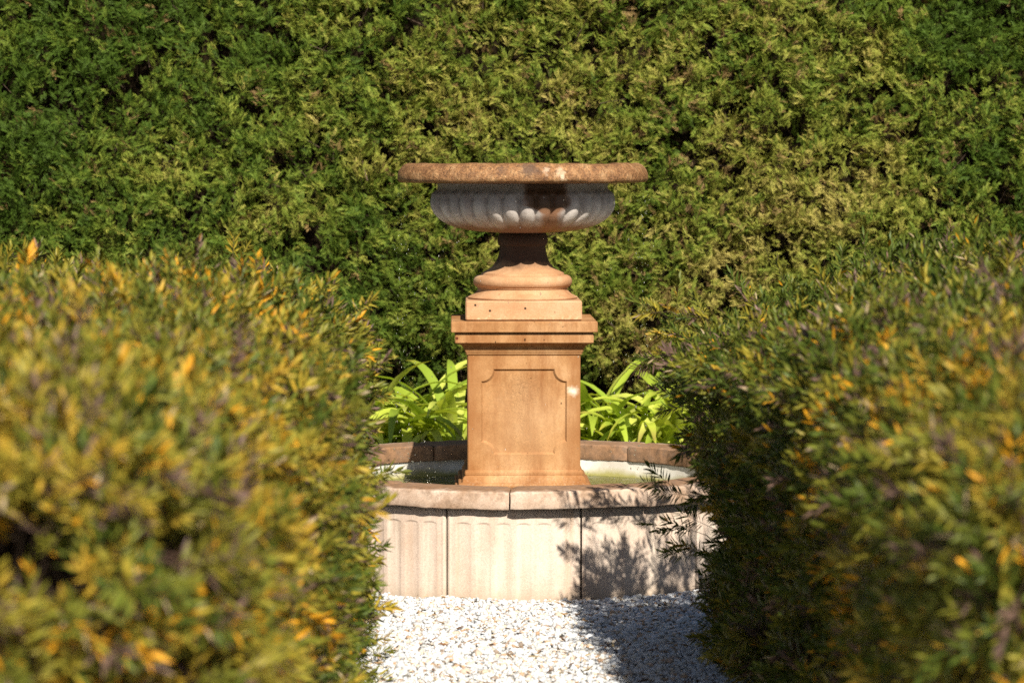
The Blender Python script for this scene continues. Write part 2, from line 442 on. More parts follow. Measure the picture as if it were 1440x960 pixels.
# ------------------------------------------------------------------ the pedestal
ped = empty('pedestal', (0, 0, 0.08), R(1.2))
tag(ped, 'square orange sandstone pedestal with notched recessed panel standing in the pool', 'pedestal')
HD = 0.240
cap = [(0.2405, 0.9085), (0.246, 0.912), (0.247, 0.917), (0.249, 0.920)] + [(0.252 + 0.030 * (1 - math.cos(R(a))), 0.922 + 0.036 * math.sin(R(a))) for a in range(10, 91, 16)] + \
      [(0.288, 0.961), (0.2935, 0.965), (0.294, 1.002), (0.2915, 1.0045), (0.292, 1.0075), (0.308, 1.0095), (0.310, 1.012), (0.310, 1.051), (0.307, 1.0545)]
under(square_stack('cap_moulding', cap, M_PED, ped, 0.004), ped)
base = [(0.294, 0.08), (0.294, 0.338), (0.291, 0.342), (0.276, 0.343), (0.2755, 0.345), (0.279, 0.350), (0.280, 0.356), (0.278, 0.363), (0.272, 0.367), (0.264, 0.3675), (0.263, 0.370), (0.262, 0.381), (0.257, 0.391), (0.2505, 0.397), (0.2500, 0.3985), (0.2520, 0.401), (0.2520, 0.411), (0.2495, 0.415), (0.2405, 0.4215)]
under(square_stack('base_moulding', base, M_PED, ped, 0.004), ped)
def dado():
    z0, z1, HW, ZT, ZB, cr, dep = 0.4218, 0.9082, 0.183, 0.850, 0.486, 0.052, 0.010
    V, F = [], []
    def outline(s):
        hw, zt, zb, r = HW - s, ZT - s, ZB + s, cr
        pts = []
        for cx, cz, a0, a1 in ((hw, zb, 180, 90), (hw, zt, 270, 180), (-hw, zt, 0, -90), (-hw, zb, 90, 0)):
            for a in np.linspace(a0, a1, 9): pts.append((cx + r * math.cos(R(a)), cz + r * math.sin(R(a))))
        return pts
    ch = 0.004
    for k in range(4):
        rot = Matrix.Rotation(k * PI / 2, 3, 'Z')
        outer = [(-HD + ch, z0), (HD - ch, z0), (HD - ch, z1), (-HD + ch, z1)]
        rings = [outline(0.0), outline(0.0015), outline(0.006), outline(0.008)]
        deps = [0.0, 0.0015, dep - 0.002, dep]
        b = len(V)
        P = [outer] + rings
        offs = []
        for pts, d in zip(P, [0.0] + deps):
            offs.append(len(V))
            for x, z in pts: V.append(tuple(rot @ Vector((x, -HD + d, z))))
        tri = tessellate_polygon([[Vector((x, z, 0)) for x, z in outer], [Vector((x, z, 0)) for x, z in rings[0]]])
        for t in tri:
            p = [V[b + q] for q in t]
            nn = (Vector(p[1]) - Vector(p[0])).cross(Vector(p[2]) - Vector(p[0]))
            t = tuple(b + q for q in t)
            F.append(t if nn.dot(rot @ Vector((0, -1, 0))) > 0 else t[::-1])
        m = len(rings[0])
        for q in range(3):
            for w_ in range(m):
                w2 = (w_ + 1) % m
                F.append((offs[q + 1] + w_, offs[q + 1] + w2, offs[q + 2] + w2, offs[q + 2] + w_))
        last = [offs[4] + w_ for w_ in range(m)]
        tri = tessellate_polygon([[Vector((x, z, 0)) for x, z in rings[3]]])
        for t in tri:
            p = [Vector(V[offs[4] + q]) for q in t]
            nn = (p[1] - p[0]).cross(p[2] - p[0])
            t = tuple(offs[4] + q for q in t)
            F.append(t if nn.dot(rot @ Vector((0, -1, 0))) > 0 else t[::-1])
        c1 = [tuple(rot @ Vector(q)) for q in ((HD - ch, -HD, z0), (HD, -HD + ch, z0), (HD, -HD + ch, z1), (HD - ch, -HD, z1))]
        bb = len(V); V.extend(c1); F.append((bb, bb + 1, bb + 2, bb + 3))
    me = bpy.data.meshes.new('panelled_shaft'); me.from_pydata(V, [], F); me.update()
    me.materials.append(M_PED)
    o = link(bpy.data.objects.new('panelled_shaft', me)); o.parent = ped
    return under(o, ped)
dado()

# ------------------------------------------------------------------ the pool
pool = empty('fountain_pool', (0, 0, 0))
tag(pool, 'low round stone pool of fluted pale panels and stained coping slabs set in white gravel', 'pool')
RW, ZP = 1.045, 0.350
def wall_panel(a0):
    na = 140
    a = np.linspace(R(a0 + 0.22), R(a0 + 29.78), na)
    t = np.linspace(0, 1, na)
    z = np.concatenate([[-0.08, 0.02, 0.06, 0.12, 0.18, 0.24], np.linspace(0.272, 0.300, 12), [0.315, 0.33, 0.342, ZP]])
    prof = np.zeros((len(z), na))
    for g in range(6):
        c = 0.125 + 0.15 * g
        q = np.abs(t - c) / 0.056
        fl = np.clip(1 - q ** 2, 0, 1) ** 0.6
        top = 0.293 - 0.006 * q ** 2
        prof += fl[None] * 0.0042 * sstep(0.0, 0.006, top[None] - z[:, None])
    prof += 0.0022 * (sstep(0.02, 0.03, t) * sstep(0.98, 0.97, t))[None] * (z < 0.318)[:, None] * sstep(0.322, 0.316, z)[:, None]
    edge = 0.006 * (1 - sstep(0, 0.022, t)) ** 2 + 0.006 * (1 - sstep(0, 0.022, 1 - t)) ** 2
    r = RW - prof - edge[None]
    r[-1] -= 0.004
    front = np.stack([r * np.sin(a), -r * np.cos(a), np.repeat(z[:, None], na, 1)], 2)
    rb = np.full_like(r, 0.925)
    back = np.stack([rb * np.sin(a), -rb * np.cos(a), np.repeat(z[:, None], na, 1)], 2)
    n1, n2 = len(z), na
    V = np.concatenate([front.reshape(-1, 3), back.reshape(-1, 3)])
    i, j = np.meshgrid(np.arange(n1 - 1), np.arange(n2 - 1), indexing='ij')
    f1 = np.stack([i * n2 + j, i * n2 + j + 1, (i + 1) * n2 + j + 1, (i + 1) * n2 + j], 2).reshape(-1, 4)
    f2 = f1[:, ::-1] + n1 * n2
    B = n1 * n2
    jj = np.arange(n2 - 1); tp = (n1 - 1) * n2
    f3 = np.stack([tp + jj, tp + jj + 1, B + tp + jj + 1, B + tp + jj], 1)
    ii = np.arange(n1 - 1)
    f4 = np.stack([ii * n2, (ii + 1) * n2, B + (ii + 1) * n2, B + ii * n2], 1)
    f5 = np.stack([B + ii * n2 + n2 - 1, B + (ii + 1) * n2 + n2 - 1, (ii + 1) * n2 + n2 - 1, ii * n2 + n2 - 1], 1)
    return np_mesh('wall_panel', V, np.concatenate([f1, f2, f3, f4, f5]), M_WALL, pool, smooth=True, sharp=40)
for q in range(12): wall_panel(-17.2 + 30 * q)
def coping(a0, dz, dr, tilt):
    na = 26
    e = 0.17
    a = np.linspace(R(a0 + e), R(a0 + 30 - e), na)
    z0, z1 = 0.352, 0.425
    prof = [(0.889, z0), (0.886, z0 + 0.004), (0.886, z1 - 0.006), (0.891, z1 - 0.001), (0.905, z1), (0.96, z1 + 0.001), (1.06, z1 - 0.001)] + \
           [(1.081 + 0.009 * math.sin(R(q)), z1 - 0.011 + 0.009 * math.cos(R(q))) for q in (5, 25, 45, 65, 85)] + [(1.091, z1 - 0.040), (1.092, z0 + 0.006), (1.089, z0 + 0.001), (1.06, z0)]
    prof = np.array(prof)
    rows = []
    for ai, aa in enumerate(a):
        t = ai / (na - 1)
        ed = min(t, 1 - t)
        sh = 0.006 * max(0, 1 - ed / 0.03) ** 2
        cz = 0.5 * (z0 + z1)
        rr_ = prof[:, 0] + dr - sh * np.sign(prof[:, 0] - 0.975)
        zz = prof[:, 1] + dz + tilt * (t - 0.5) - sh * (prof[:, 1] > cz)
        rows.append(np.stack([rr_ * math.sin(aa), -rr_ * math.cos(aa), zz], 1))
    V = np.array(rows); m = len(prof)
    V = V.reshape(-1, 3)
    V = V + ((vnoise(V, 18, 7) - 0.5) * 0.005 + (vnoise(V, 60, 8) - 0.5) * 0.002)[:, None] * np.array([1, 1, 1])
    F = []
    for ai in range(na - 1):
        for k in range(m):
            k2 = (k + 1) % m
            F.append((ai * m + k, (ai + 1) * m + k, (ai + 1) * m + k2, ai * m + k2))
    me = bpy.data.meshes.new('coping_slab')
    me.from_pydata(V.tolist(), [], F + [tuple(range(m)), tuple(reversed(range((na - 1) * m, na * m)))]); me.update()
    bm = bmesh.new(); bm.from_mesh(me); bmesh.ops.recalc_face_normals(bm, faces=bm.faces); bm.to_mesh(me); bm.free()
    me.polygons.foreach_set('use_smooth', np.ones(len(me.polygons), bool)); me.set_sharp_from_angle(angle=R(40))
    me.materials.append(M_COP)
    o = link(bpy.data.objects.new('coping_slab', me)); o.parent = pool
    return o
for q in range(12):
    dz, dr, tl = [(0.003, -0.012, -0.004), (0.002, 0.0, 0.002), (0.0, 0.006, -0.001)][q % 3]
    if q == 11: dz, dr, tl = -0.001, -0.008, -0.003
    if q == 0: dz, dr, tl = 0.002, 0.008, 0.002
    if q == 1: dz, dr, tl = 0.0, 0.0, 0.004
    coping(-2.9 + 30 * q, dz, dr, tl)
lathe('basin', [(0.0, 0.06), (0.86, 0.065), (0.893, 0.09), (0.898, 0.12), (0.900, 0.3505), (0.920, 0.3505), (0.920, 0.02), (0.0, 0.02)], M_LIN, pool, 96)
lathe('algae_bed', [(0.0, 0.150), (0.5, 0.148), (0.893, 0.146)], M_ALG, pool, 96)
pw = lathe('water', [(0.0, 0.280), (0.4, 0.280), (0.898, 0.280)], M_WAT, None, 96)
tag(pw, 'shallow green pool water around the foot of the pedestal', 'water', kind='structure')

# drops dripping off the rim and splashing in the pool
def ico(sub=1):
    bm = bmesh.new(); bmesh.ops.create_icosphere(bm, subdivisions=sub, radius=1.0)
    v = np.array([p.co[:] for p in bm.verts]); f = np.array([[q.index for q in p.verts] for p in bm.faces]); bm.free()
    return v, f
iv2, if2 = ico(2)
nd = 380
th = rng.uniform(0, 2 * PI, nd)
side_bias = rng.random(nd) < 0.55
th[side_bias] = np.where(rng.random(side_bias.sum()) < 0.55, PI * 1.5, PI * 0.5) + rng.normal(0, 0.30, side_bias.sum())
rd = 0.535 + rng.normal(0, 0.012, nd) - np.abs(rng.normal(0, 0.03, nd)) * (rng.random(nd) < 0.3)
zf = 1.635 - (1.33) * rng.random(nd) ** 1.1
P = np.stack([rd * np.sin(th), -rd * np.cos(th), zf], 1)
sz = rng.uniform(0.0010, 0.0024, nd) * (1 + 0.6 * (rng.random(nd) < 0.1))
SC = np.stack([sz, sz, sz * rng.uniform(1.0, 2.2, nd)], 1)
sp, ss = [], []
for (cx, cy, m, spread) in ((-0.40, -0.33, 130, 0.085), (-0.52, -0.12, 60, 0.06), (0.41, -0.34, 70, 0.06), (0.50, -0.1, 40, 0.05), (0.30, -0.44, 40, 0.05)):
    d_ = np.abs(rng.normal(0, 1, m)); a_ = rng.uniform(0, 2 * PI, m)
    h_ = np.abs(rng.normal(0, 0.06, m)) * np.exp(-d_ * 0.4)
    sp.append(np.stack([cx + spread * d_ * np.cos(a_), cy + spread * d_ * np.sin(a_), 0.281 + h_], 1)); ss.append(rng.uniform(0.0012, 0.0034, m))
P = np.concatenate([P] + sp); s2 = np.concatenate(ss); SC = np.concatenate([SC, np.stack([s2, s2, s2], 1)])
v_, f_ = scatter(iv2, if2, np.repeat(np.eye(3)[None], len(P), 0), SC, P)
tag(np_mesh('water_drops', v_, f_, M_DROP, None, smooth=True), 'clear drops falling from the urn rim and splashing in the pool', 'water drops', kind='stuff')

# ------------------------------------------------------------------ ground
def sheet(name, pts, z, mat, label):
    me = bpy.data.meshes.new(name); me.from_pydata([(x, y, z) for x, y in pts], [], [tuple(range(len(pts)))]); me.update()
    me.materials.append(mat)
    return tag(link(bpy.data.objects.new(name, me)), label, 'ground', kind='structure')
sheet('ground', [(-40, -40), (40, -40), (40, 40), (-40, 40)], -0.034, M_GRD, 'pale gravel ground around the fountain and hedges')
sheet('soil', [(-4.2, 0.55), (4.2, 0.55), (4.2, 4.5), (-4.2, 4.5)], -0.026, M_SOIL, 'dark planting bed soil between the pool and the tall hedge')
sheet('soil', [(-4, -7.9), (-0.85, -7.9), (-0.85, -2.2), (-4, -2.2)], -0.026, M_SOIL, 'dark soil strip under the yellowish clipped hedge')
sheet('soil', [(0.95, -7.5), (4, -7.5), (4, -2.2), (0.95, -2.2)], -0.026, M_SOIL, 'dark soil strip under the shaded clipped hedge')

k_ = N('lawn_grass'); v_ = k_.coord(); n_ = k_.noise(v_, 25, 6, 0.8)
M_LAWN = k_.done(k_.pbr(k_.ramp(n_, [(0.3, (0.035, 0.055, 0.012)), (0.7, (0.09, 0.12, 0.028))]), 1.0, 0.1, k_.bump(n_, 1.0, 0.04)).outputs[0])
for nm, pts in (('lawn', [(-40, 4.5), (40, 4.5), (40, 40), (-40, 40)]), ('lawn', [(-40, -40), (-4.2, -40), (-4.2, 4.5), (-40, 4.5)]), ('lawn', [(4.2, -40), (40, -40), (40, 4.5), (4.2, 4.5)])):
    sheet(nm, pts, -0.018, M_LAWN, 'mown green lawn beyond the hedges')
iv1, if1 = ico(1)
def pebbles():
    Ps = []
    for (x0, x1, y0, y1, n_) in ((-1.6, 1.8, -3.4, -0.3, 78000), (-0.75, 0.9, -5.2, -3.4, 15000)):
        Ps.append(np.stack([rng.uniform(x0, x1, n_), rng.uniform(y0, y1, n_), np.zeros(n_)], 1))
    P = np.concatenate(Ps)
    P = P[np.hypot(P[:, 0], P[:, 1]) > RW + 0.006]
    n_ = len(P)
    s = rng.lognormal(math.log(0.0074), 0.34, n_)
    P[:, 2] = -0.028 + 0.014 * vnoise(P, 7, 2) + rng.uniform(0, 0.012, n_) - 0.004 * np.exp(-(np.hypot(P[:, 0], P[:, 1]) - RW) / 0.08)
    s = np.stack([s * rng.uniform(0.85, 1.35, n_), s * rng.uniform(0.75, 1.1, n_), s * rng.uniform(0.5, 0.9, n_)], 1)
    M_ = bases(np.stack([rng.normal(0, 0.45, n_), rng.normal(0, 0.45, n_), np.ones(n_)], 1))
    pv = iv1[None] * (1 + rng.normal(0, 0.16, (n_, len(iv1), 1)))
    v = np.einsum('nij,nvj->nvi', M_, pv * s[:, None, :]) + P[:, None]
    f = if1[None] + (np.arange(n_) * len(iv1))[:, None, None]
    pal = np.array([(0.82, 0.82, 0.82), (0.73, 0.735, 0.75), (0.80, 0.765, 0.70), (0.58, 0.57, 0.56), (0.72, 0.60, 0.46), (0.55, 0.36, 0.22), (0.33, 0.25, 0.19), (0.74, 0.56, 0.44)])
    c = pal[rng.choice(8, n_, p=[0.34, 0.22, 0.15, 0.11, 0.08, 0.04, 0.035, 0.025])] * rng.uniform(0.74, 0.98, (n_, 1))
    col = np.repeat(c, len(iv1), 0)
    o = np_mesh('gravel', v.reshape(-1, 3), f.reshape(-1, 3), M_PEB, None, col=np.clip(col, 0, 0.9))
    tag(o, 'white crushed marble gravel in front of the pool', 'gravel', kind='stuff')
pebbles()

def leaf_proto(L=1.0, W=0.16, fold=0.03, bend=0.08):
    """blade along +z from the origin, lying in xz, y is its thickness direction"""
    v = np.array([(0, 0, 0), (W * 0.5, fold, 0.38), (-W * 0.5, fold, 0.38), (0, -0.01, 0.42), (0, bend, 1.0), (W * .36, fold + bend * .35, .70), (-W * .36, fold + bend * .35, .70)]) * np.array([1, 1, 1])
    v[:, 2] *= L
    f = np.array([(0, 1, 3), (0, 3, 2), (3, 1, 5), (3, 5, 4), (3, 6, 2), (3, 4, 6)])
    return v, f

lv, lf = leaf_proto(1.0, 0.17)
nl = 1100
P = np.stack([rng.uniform(-1.3, 1.5, nl), rng.uniform(-3.2, -1.0, nl), rng.uniform(-0.010, 0.0, nl)], 1)
P = P[np.hypot(P[:, 0], P[:, 1]) > RW + 0.03]; nl = len(P)
M_ = bases(np.stack([rng.normal(size=nl), rng.normal(size=nl), rng.normal(0, 0.25, nl)], 1), np.stack([rng.normal(0, .4, nl), rng.normal(0, .4, nl), np.ones(nl)], 1) [:, [0, 1, 2]] * np.array([1, 1, 0.2]))
v_, f_ = scatter(lv, lf, M_, rng.uniform(0.02, 0.05, nl), P)
pal = np.array([(0.22, 0.11, 0.05), (0.32, 0.19, 0.08), (0.13, 0.075, 0.045), (0.40, 0.30, 0.16)])
tag(np_mesh('fallen_leaves', v_, f_, M_LIT, None, col=np.repeat(pal[rng.integers(0, 4, nl)], len(lv), 0)), 'small dry brown leaves fallen among the white gravel', 'fallen leaves', kind='stuff')

# ------------------------------------------------------------------ foreground hedges
def shoot_proto(nleaf, seed, dist):
    """a leafy shoot one unit long up +z; returns verts, tris, leaf id per vertex"""
    r = np.random.default_rng(seed)
    V, F, ID = [], [], []
    off = 0
    for k in range(nleaf):
        t = 0.20 + 0.80 * (k + r.uniform(-.2, .2)) / nleaf
        az = k * (PI if dist else 2.39996) + r.uniform(-0.35, 0.35)
        tilt = R((74 - 50 * t) + r.uniform(-9, 9))
        L = (0.38 + 0.08 * math.sin(PI * min(1, t))) * r.uniform(0.85, 1.1)
        v, f = leaf_proto(L, 0.082 * r.uniform(0.85, 1.2), 0.012, r.uniform(0.0, 0.10))
        Rm = np.array(Matrix.Rotation(az, 3, 'Z') @ Matrix.Rotation(-tilt, 3, 'X') @ Matrix.Rotation(r.uniform(-.5, .5), 3, 'Z'))
        v = v @ Rm.T + np.array([0, 0, t])
        V.append(v); F.append(f + off); ID.append(np.full(len(v), k)); off += len(v)
    w = 0.012                                                     # stem
    st = np.array([(w, 0, -0.3), (-w * .5, w * .87, -0.3), (-w * .5, -w * .87, -0.3), (w * .5, 0, 1.0), (-w * .25, w * .43, 1.0), (-w * .25, -w * .43, 1.0)])
    V.append(st); F.append(np.array([(0, 1, 4), (0, 4, 3), (1, 2, 5), (1, 5, 4), (2, 0, 3), (2, 3, 5)]) + off); ID.append(np.full(6, nleaf))
    return np.concatenate(V), np.concatenate(F), np.concatenate(ID)

PALG = np.array([(0.078, 0.112, 0.016), (0.150, 0.165, 0.022), (0.245, 0.222, 0.030), (0.36, 0.278, 0.034), (0.49, 0.305, 0.035), (0.72, 0.34, 0.02), (0.15, 0.092, 0.070), (0.45, 0.34, 0.20)])

def clipped_hedge(lo, hi, inner, rr, name_label, seed, shape, warm, density, sprigs=(), loose=None):
    """lo/hi box; inner = +1 when the path side is +x; shape(q, n) moves the surface"""
    g = np.random.default_rng(seed)
    lo, hi = np.array(lo, float), np.array(hi, float)
    size = hi - lo
    root = empty('clipped_hedge', ((lo[0] + hi[0]) / 2, (lo[1] + hi[1]) / 2, 0))
    tag(root, name_label, 'hedge', 'clipped hedges on both sides of the path')
    loc = np.array(root.location)
    def remap(p, inset=0.0):
        a, b = lo + rr, hi - rr
        a[2] = 0.0
        c = np.minimum(np.maximum(p, a), b)
        n = nrm(p - c)
        q = c + n * (rr - inset)
        return shape(q, n)
    faces = [(2, 1, size[0] * size[1]), (1, 0, size[0] * size[2]), (0, 1 if inner > 0 else 0, size[1] * size[2]), (1, 1, size[0] * size[2])]
    tot = sum(f[2] for f in faces)
    pts = []
    for ax, hi_side, area in faces:
        m = int(area * density)
        p = lo + g.random((m, 3)) * size
        p[:, ax] = (hi if hi_side else lo)[ax]
        pts.append(p)
    p = np.concatenate(pts)
    q, n = remap(p)
    # lumps, hollows and depth
    lump = (vnoise(q, 1.3, seed + 12) - 0.5) * 0.07 + (vnoise(q, 2.9, seed) - 0.5) * 0.13 + (vnoise(q, 7.0, seed + 1) - 0.5) * 0.08
    depth = -np.minimum(g.exponential(0.05, len(q)), 0.22) + (g.random(len(q)) < 0.03) * g.uniform(0.02, 0.10, len(q))
    hole = 0.62 * vnoise(q, 5.5, seed + 5) + 0.38 * vnoise(q, 15.0, seed + 15)
    side = np.abs(n[:, 2]) < 0.6
    keep = (hole < np.where(side, 0.575, 0.61)) | (g.random(len(q)) < np.where(side, 0.15, 0.35))
    if loose is not None:                                         # thin, airy shoulder
        keep &= g.random(len(q)) > 0.78 * loose(q)
    flat = 1 - 0.55 * sstep(0.5, 0.9, -inner * 0 + np.abs(n[:, 0])) * (inner < 0)
    lump = lump * flat
    low = sstep(0.25, 0.0, q[:, 2])
    keep &= g.random(len(q)) > 0.75 * low
    q = (q + n * (lump + depth - 0.035)[:, None])[keep]; n = n[keep]; depth = depth[keep]
    nq = len(q)
    up = np.array([0, 0, 1.0])
    # stray sprigs standing out of the clipped face
    ns = int(nq * 0.006)
    si = g.integers(0, nq, ns)
    sq = [(q[k_], nrm(n[k_] + g.normal(0, 0.45, 3) + up * 0.3), g.uniform(0.06, 0.14)) for k_ in si] + [(np.array(a_), nrm(np.array(b_, float)), l_) for a_, b_, l_ in sprigs]
    eq, en = [], []
    for a_, b_, l_ in sq:
        for t_ in np.arange(0.0, l_ + 1e-6, 0.03):
            eq.append(a_ + b_ * t_ + g.normal(0, 0.008, 3)); en.append(b_)
    eq, en = np.array(eq), np.array(en)
    d = nrm(n * 0.70 + up * 0.38 + g.normal(0, 0.55, q.shape))
    d = np.concatenate([d, nrm(en + g.normal(0, 0.35, en.shape))]); q = np.concatenate([q, eq]); n = np.concatenate([n, en])
    Mx = bases(d, g.normal(size=d.shape))
    s = g.uniform(0.068, 0.122, len(q))
    warmth = warm(q) + 0.55 * (vnoise(q, 3.2, seed + 9) - 0.5) + 0.25 * (vnoise(q, 9, seed + 3) - 0.5)
    Vs, Fs, Cs = [], [], []
    off = 0
    kinds = g.integers(0, 5, len(q))
    for kd in range(5):
        nleaf = [19, 21, 18, 22, 20][kd]
        pv, pf, pid = shoot_proto(nleaf, seed * 10 + kd, kd in (1, 3))
        sel = kinds == kd
        m = sel.sum()
        v, f = scatter(pv, pf, Mx[sel], s[sel], q[sel])
        wv = warmth[sel]
        base = np.clip(wv[:, None] * 1.0 + g.normal(0, 0.30, (m, 1)), 0, 1)      # 0 green .. 1 yellow, per shoot
        lw = np.clip(base + g.normal(0, 0.08, (m, nleaf)), 0, 1)
        stops = np.array([0, 0.25, 0.5, 0.78, 1.0])
        col = np.stack([np.interp(lw, stops, PALG[:5, c]) for c in range(3)], 2)
        # single orange leaves, purple-brown young tips, straw
        patch = (sstep(0.55, 0.74, vnoise(q[sel], 2.3, seed + 6)) * sstep(-2.6, -4.6, q[sel][:, 1]))[:, None]
        shoot_or = g.random((m, 1)) < 0.008 + 0.03 * np.clip(wv[:, None], 0, 1) + 0.24 * patch
        orange = g.random((m, nleaf)) < np.where(shoot_or, 0.5, 0.006 + 0.02 * np.clip(wv[:, None], 0, 1) + 0.08 * patch)
        col[orange] = PALG[5] * g.uniform(0.75, 1.1, (orange.sum(), 1))
        brown = g.random((m, nleaf)) < np.where(g.random((m, 1)) < 0.13, 0.7, 0.015)
        col[brown] = PALG[6] * g.uniform(0.7, 1.5, (brown.sum(), 1))
        straw = g.random((m, nleaf)) < 0.014
        col[straw] = PALG[7]
        col *= g.uniform(0.8, 1.15, (m, nleaf, 1))
        col = np.concatenate([col, np.tile(np.array([0.10, 0.065, 0.04]), (m, 1, 1))], 1)
        Cs.append(col[:, pid].reshape(-1, 3)); Vs.append(v); Fs.append(f + off); off += len(v)
    np_mesh('foliage', np.concatenate(Vs) - loc, np.concatenate(Fs), M_CLIP, root, col=np.concatenate(Cs))
    # bare twigs inside the leaf shell
    m = 6000
    idx = g.integers(0, nq, m)
    tip = q[idx] - n[idx] * 0.075
    bd = nrm(n[idx] * 0.8 + g.normal(0, 0.5, (m, 3)) + np.array([0, 0, 0.25]))
    ok = np.sum(bd * n[idx], 1) > 0.35
    tip, bd = tip[ok], bd[ok]; m = len(tip)
    a = np.array([0, 2 * PI / 3, 4 * PI / 3])
    tv = np.concatenate([np.stack([np.cos(a), np.sin(a), np.full(3, -1.0)], 1), np.stack([.35 * np.cos(a), .35 * np.sin(a), np.zeros(3)], 1)])
    tf = np.array([(0, 1, 4), (0, 4, 3), (1, 2, 5), (1, 5, 4), (2, 0, 3), (2, 3, 5)])
    L = g.uniform(0.15, 0.50, m); w = g.uniform(0.0016, 0.0048, m)
    v, f = scatter(tv, tf, bases(bd, g.normal(size=bd.shape)), np.stack([w, w, L], 1), tip)
    np_mesh('twigs', v - loc, f, M_TWIG, root)
    # solid near-black core, its colour standing in for shade inside the hedge
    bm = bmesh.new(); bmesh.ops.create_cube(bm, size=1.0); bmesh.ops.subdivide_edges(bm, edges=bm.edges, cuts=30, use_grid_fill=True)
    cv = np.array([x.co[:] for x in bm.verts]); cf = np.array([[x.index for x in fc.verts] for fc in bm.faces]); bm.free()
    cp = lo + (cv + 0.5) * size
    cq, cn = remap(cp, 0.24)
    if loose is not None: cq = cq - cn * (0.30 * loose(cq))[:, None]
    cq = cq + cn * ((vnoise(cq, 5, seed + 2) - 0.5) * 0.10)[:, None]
    np_mesh('shade_core', cq - loc, cf, M_CORE, root, smooth=True)
    return root

def shape_l(q, n):
    q = q.copy()
    t = sstep(0.55, 0.0, -0.56 - q[:, 0])
    q[:, 2] -= 0.05 * t * sstep(0.9, 1.3, q[:, 2])
    return q, n
def shape_r(q, n):
    q = q.copy()
    t = sstep(0.75, 0.0, q[:, 0] - 0.66)
    far = sstep(-3.7, -2.3, q[:, 1]); far2 = sstep(-5.0, -3.3, q[:, 1])
    up = sstep(0.40, 1.05, q[:, 2])
    q[:, 0] += t * (0.10 * (1 - far2) - (0.05 + 0.13 * far) * up + 0.005)
    q[:, 2] -= (0.17 + 0.09 * far) * sstep(0.95, 0.0, q[:, 0] - 0.56) * sstep(0.9, 1.35, q[:, 2])
    return q, n
def warm_l(q):
    near = sstep(-4.0, -7.0, q[:, 1])
    return 0.37 + 0.16 * near - 0.12 * sstep(1.2, 1.4, q[:, 2]) * sstep(-5, -3, q[:, 1])
def warm_r(q):
    near = sstep(-4.2, -6.6, q[:, 1])
    return 0.19 + 0.22 * near
clipped_hedge((-2.75, -7.65, 0.0), (-0.55, -2.15, 1.325), +1, 0.36,
              'yellow-green clipped hedge with sunlit path side, left of the fountain', 21, shape_l, warm_l, 840)
clipped_hedge((0.69, -7.30, 0.0), (2.85, -2.02, 1.375), -1, 0.24,
              'greener clipped hedge whose dark path side shades the gravel and pool wall', 22, shape_r, warm_r, 840,
              [((0.66, -2.02, 0.52), (-1, 0.0, 0.05), 0.16), ((0.66, -2.04, 0.40), (-1, 0.1, 0.1), 0.15), ((0.67, -2.06, 0.30), (-1, 0, 0.0), 0.10), ((0.60, -2.1, 1.16), (-1, 0.1, 0.25), 0.17),
               ((0.60, -2.05, 1.02), (-1, 0.1, 0.0), 0.12), ((0.68, -1.98, 0.86), (-1, 0.2, -0.1), 0.12), ((0.72, -1.95, 1.12), (-0.5, 0.8, 0.3), 0.16), ((0.85, -1.95, 1.18), (-0.3, 0.8, 0.4), 0.16),
               ((0.66, -1.95, 1.05), (-0.7, 0.6, 0.3), 0.20), ((0.80, -1.93, 1.0), (-0.5, 0.9, 0.3), 0.20), ((1.0, -1.95, 1.2), (-0.2, 0.8, 0.5), 0.15)],
              loose=lambda q: np.maximum(0.9 * sstep(0.34, 0.05, q[:, 0] - 0.60) * sstep(0.95, 1.15, q[:, 2]), sstep(0.75, 0.15, np.hypot((q[:, 0] - 0.55) * 0.9, q[:, 1] + 2.05)) * sstep(0.55, 0.9, q[:, 2])))

# ------------------------------------------------------------------ the tall hedge behind
def spray_proto(seed):
    """narrow feathery conifer plume one unit long up +z, lying in xz, its tips curling over"""
    r = np.random.default_rng(seed)
    V, F = [], []
    def kite(p, d, L, w, y0, y1):
        d = d / np.linalg.norm(d); s = np.array([d[1], -d[0]])
        b = len(V)
        for q, y in ((p, y0), (p + d * L * .45 + s * w, (y0 + y1) / 2 + .02), (p + d * L, y1), (p + d * L * .45 - s * w, (y0 + y1) / 2 + .02)):
            V.append((q[0], y, q[1]))
        F.append((b, b + 1, b + 2)); F.append((b, b + 2, b + 3))
    bend = r.uniform(-0.35, 0.35); droop = r.uniform(0.1, 0.55)
    def ax(t): return np.array([bend * t * t, t])
    def dr(t): return -droop * t * t
    kite(ax(0), ax(1), 0.6, 0.022, 0, dr(.6)); kite(ax(.5), ax(1) - ax(.5), 0.5, 0.030, dr(.5), dr(1))
    nb = 6
    for k in range(nb):
        t = 0.10 + 0.72 * k / (nb - 1)
        for sd in (-1, 1):
            L = (0.34 * (1 - t) ** 0.6 + 0.10) * r.uniform(0.7, 1.2)
            aa = R(r.uniform(26, 48))
            d = np.array([sd * math.sin(aa) + bend * t, math.cos(aa)])
            kite(ax(t + (0.04 if sd > 0 else 0)), d, L, 0.029, dr(t), dr(t) - 0.35 * L - r.uniform(-.08, .08))
    return np.array(V), np.array(F)

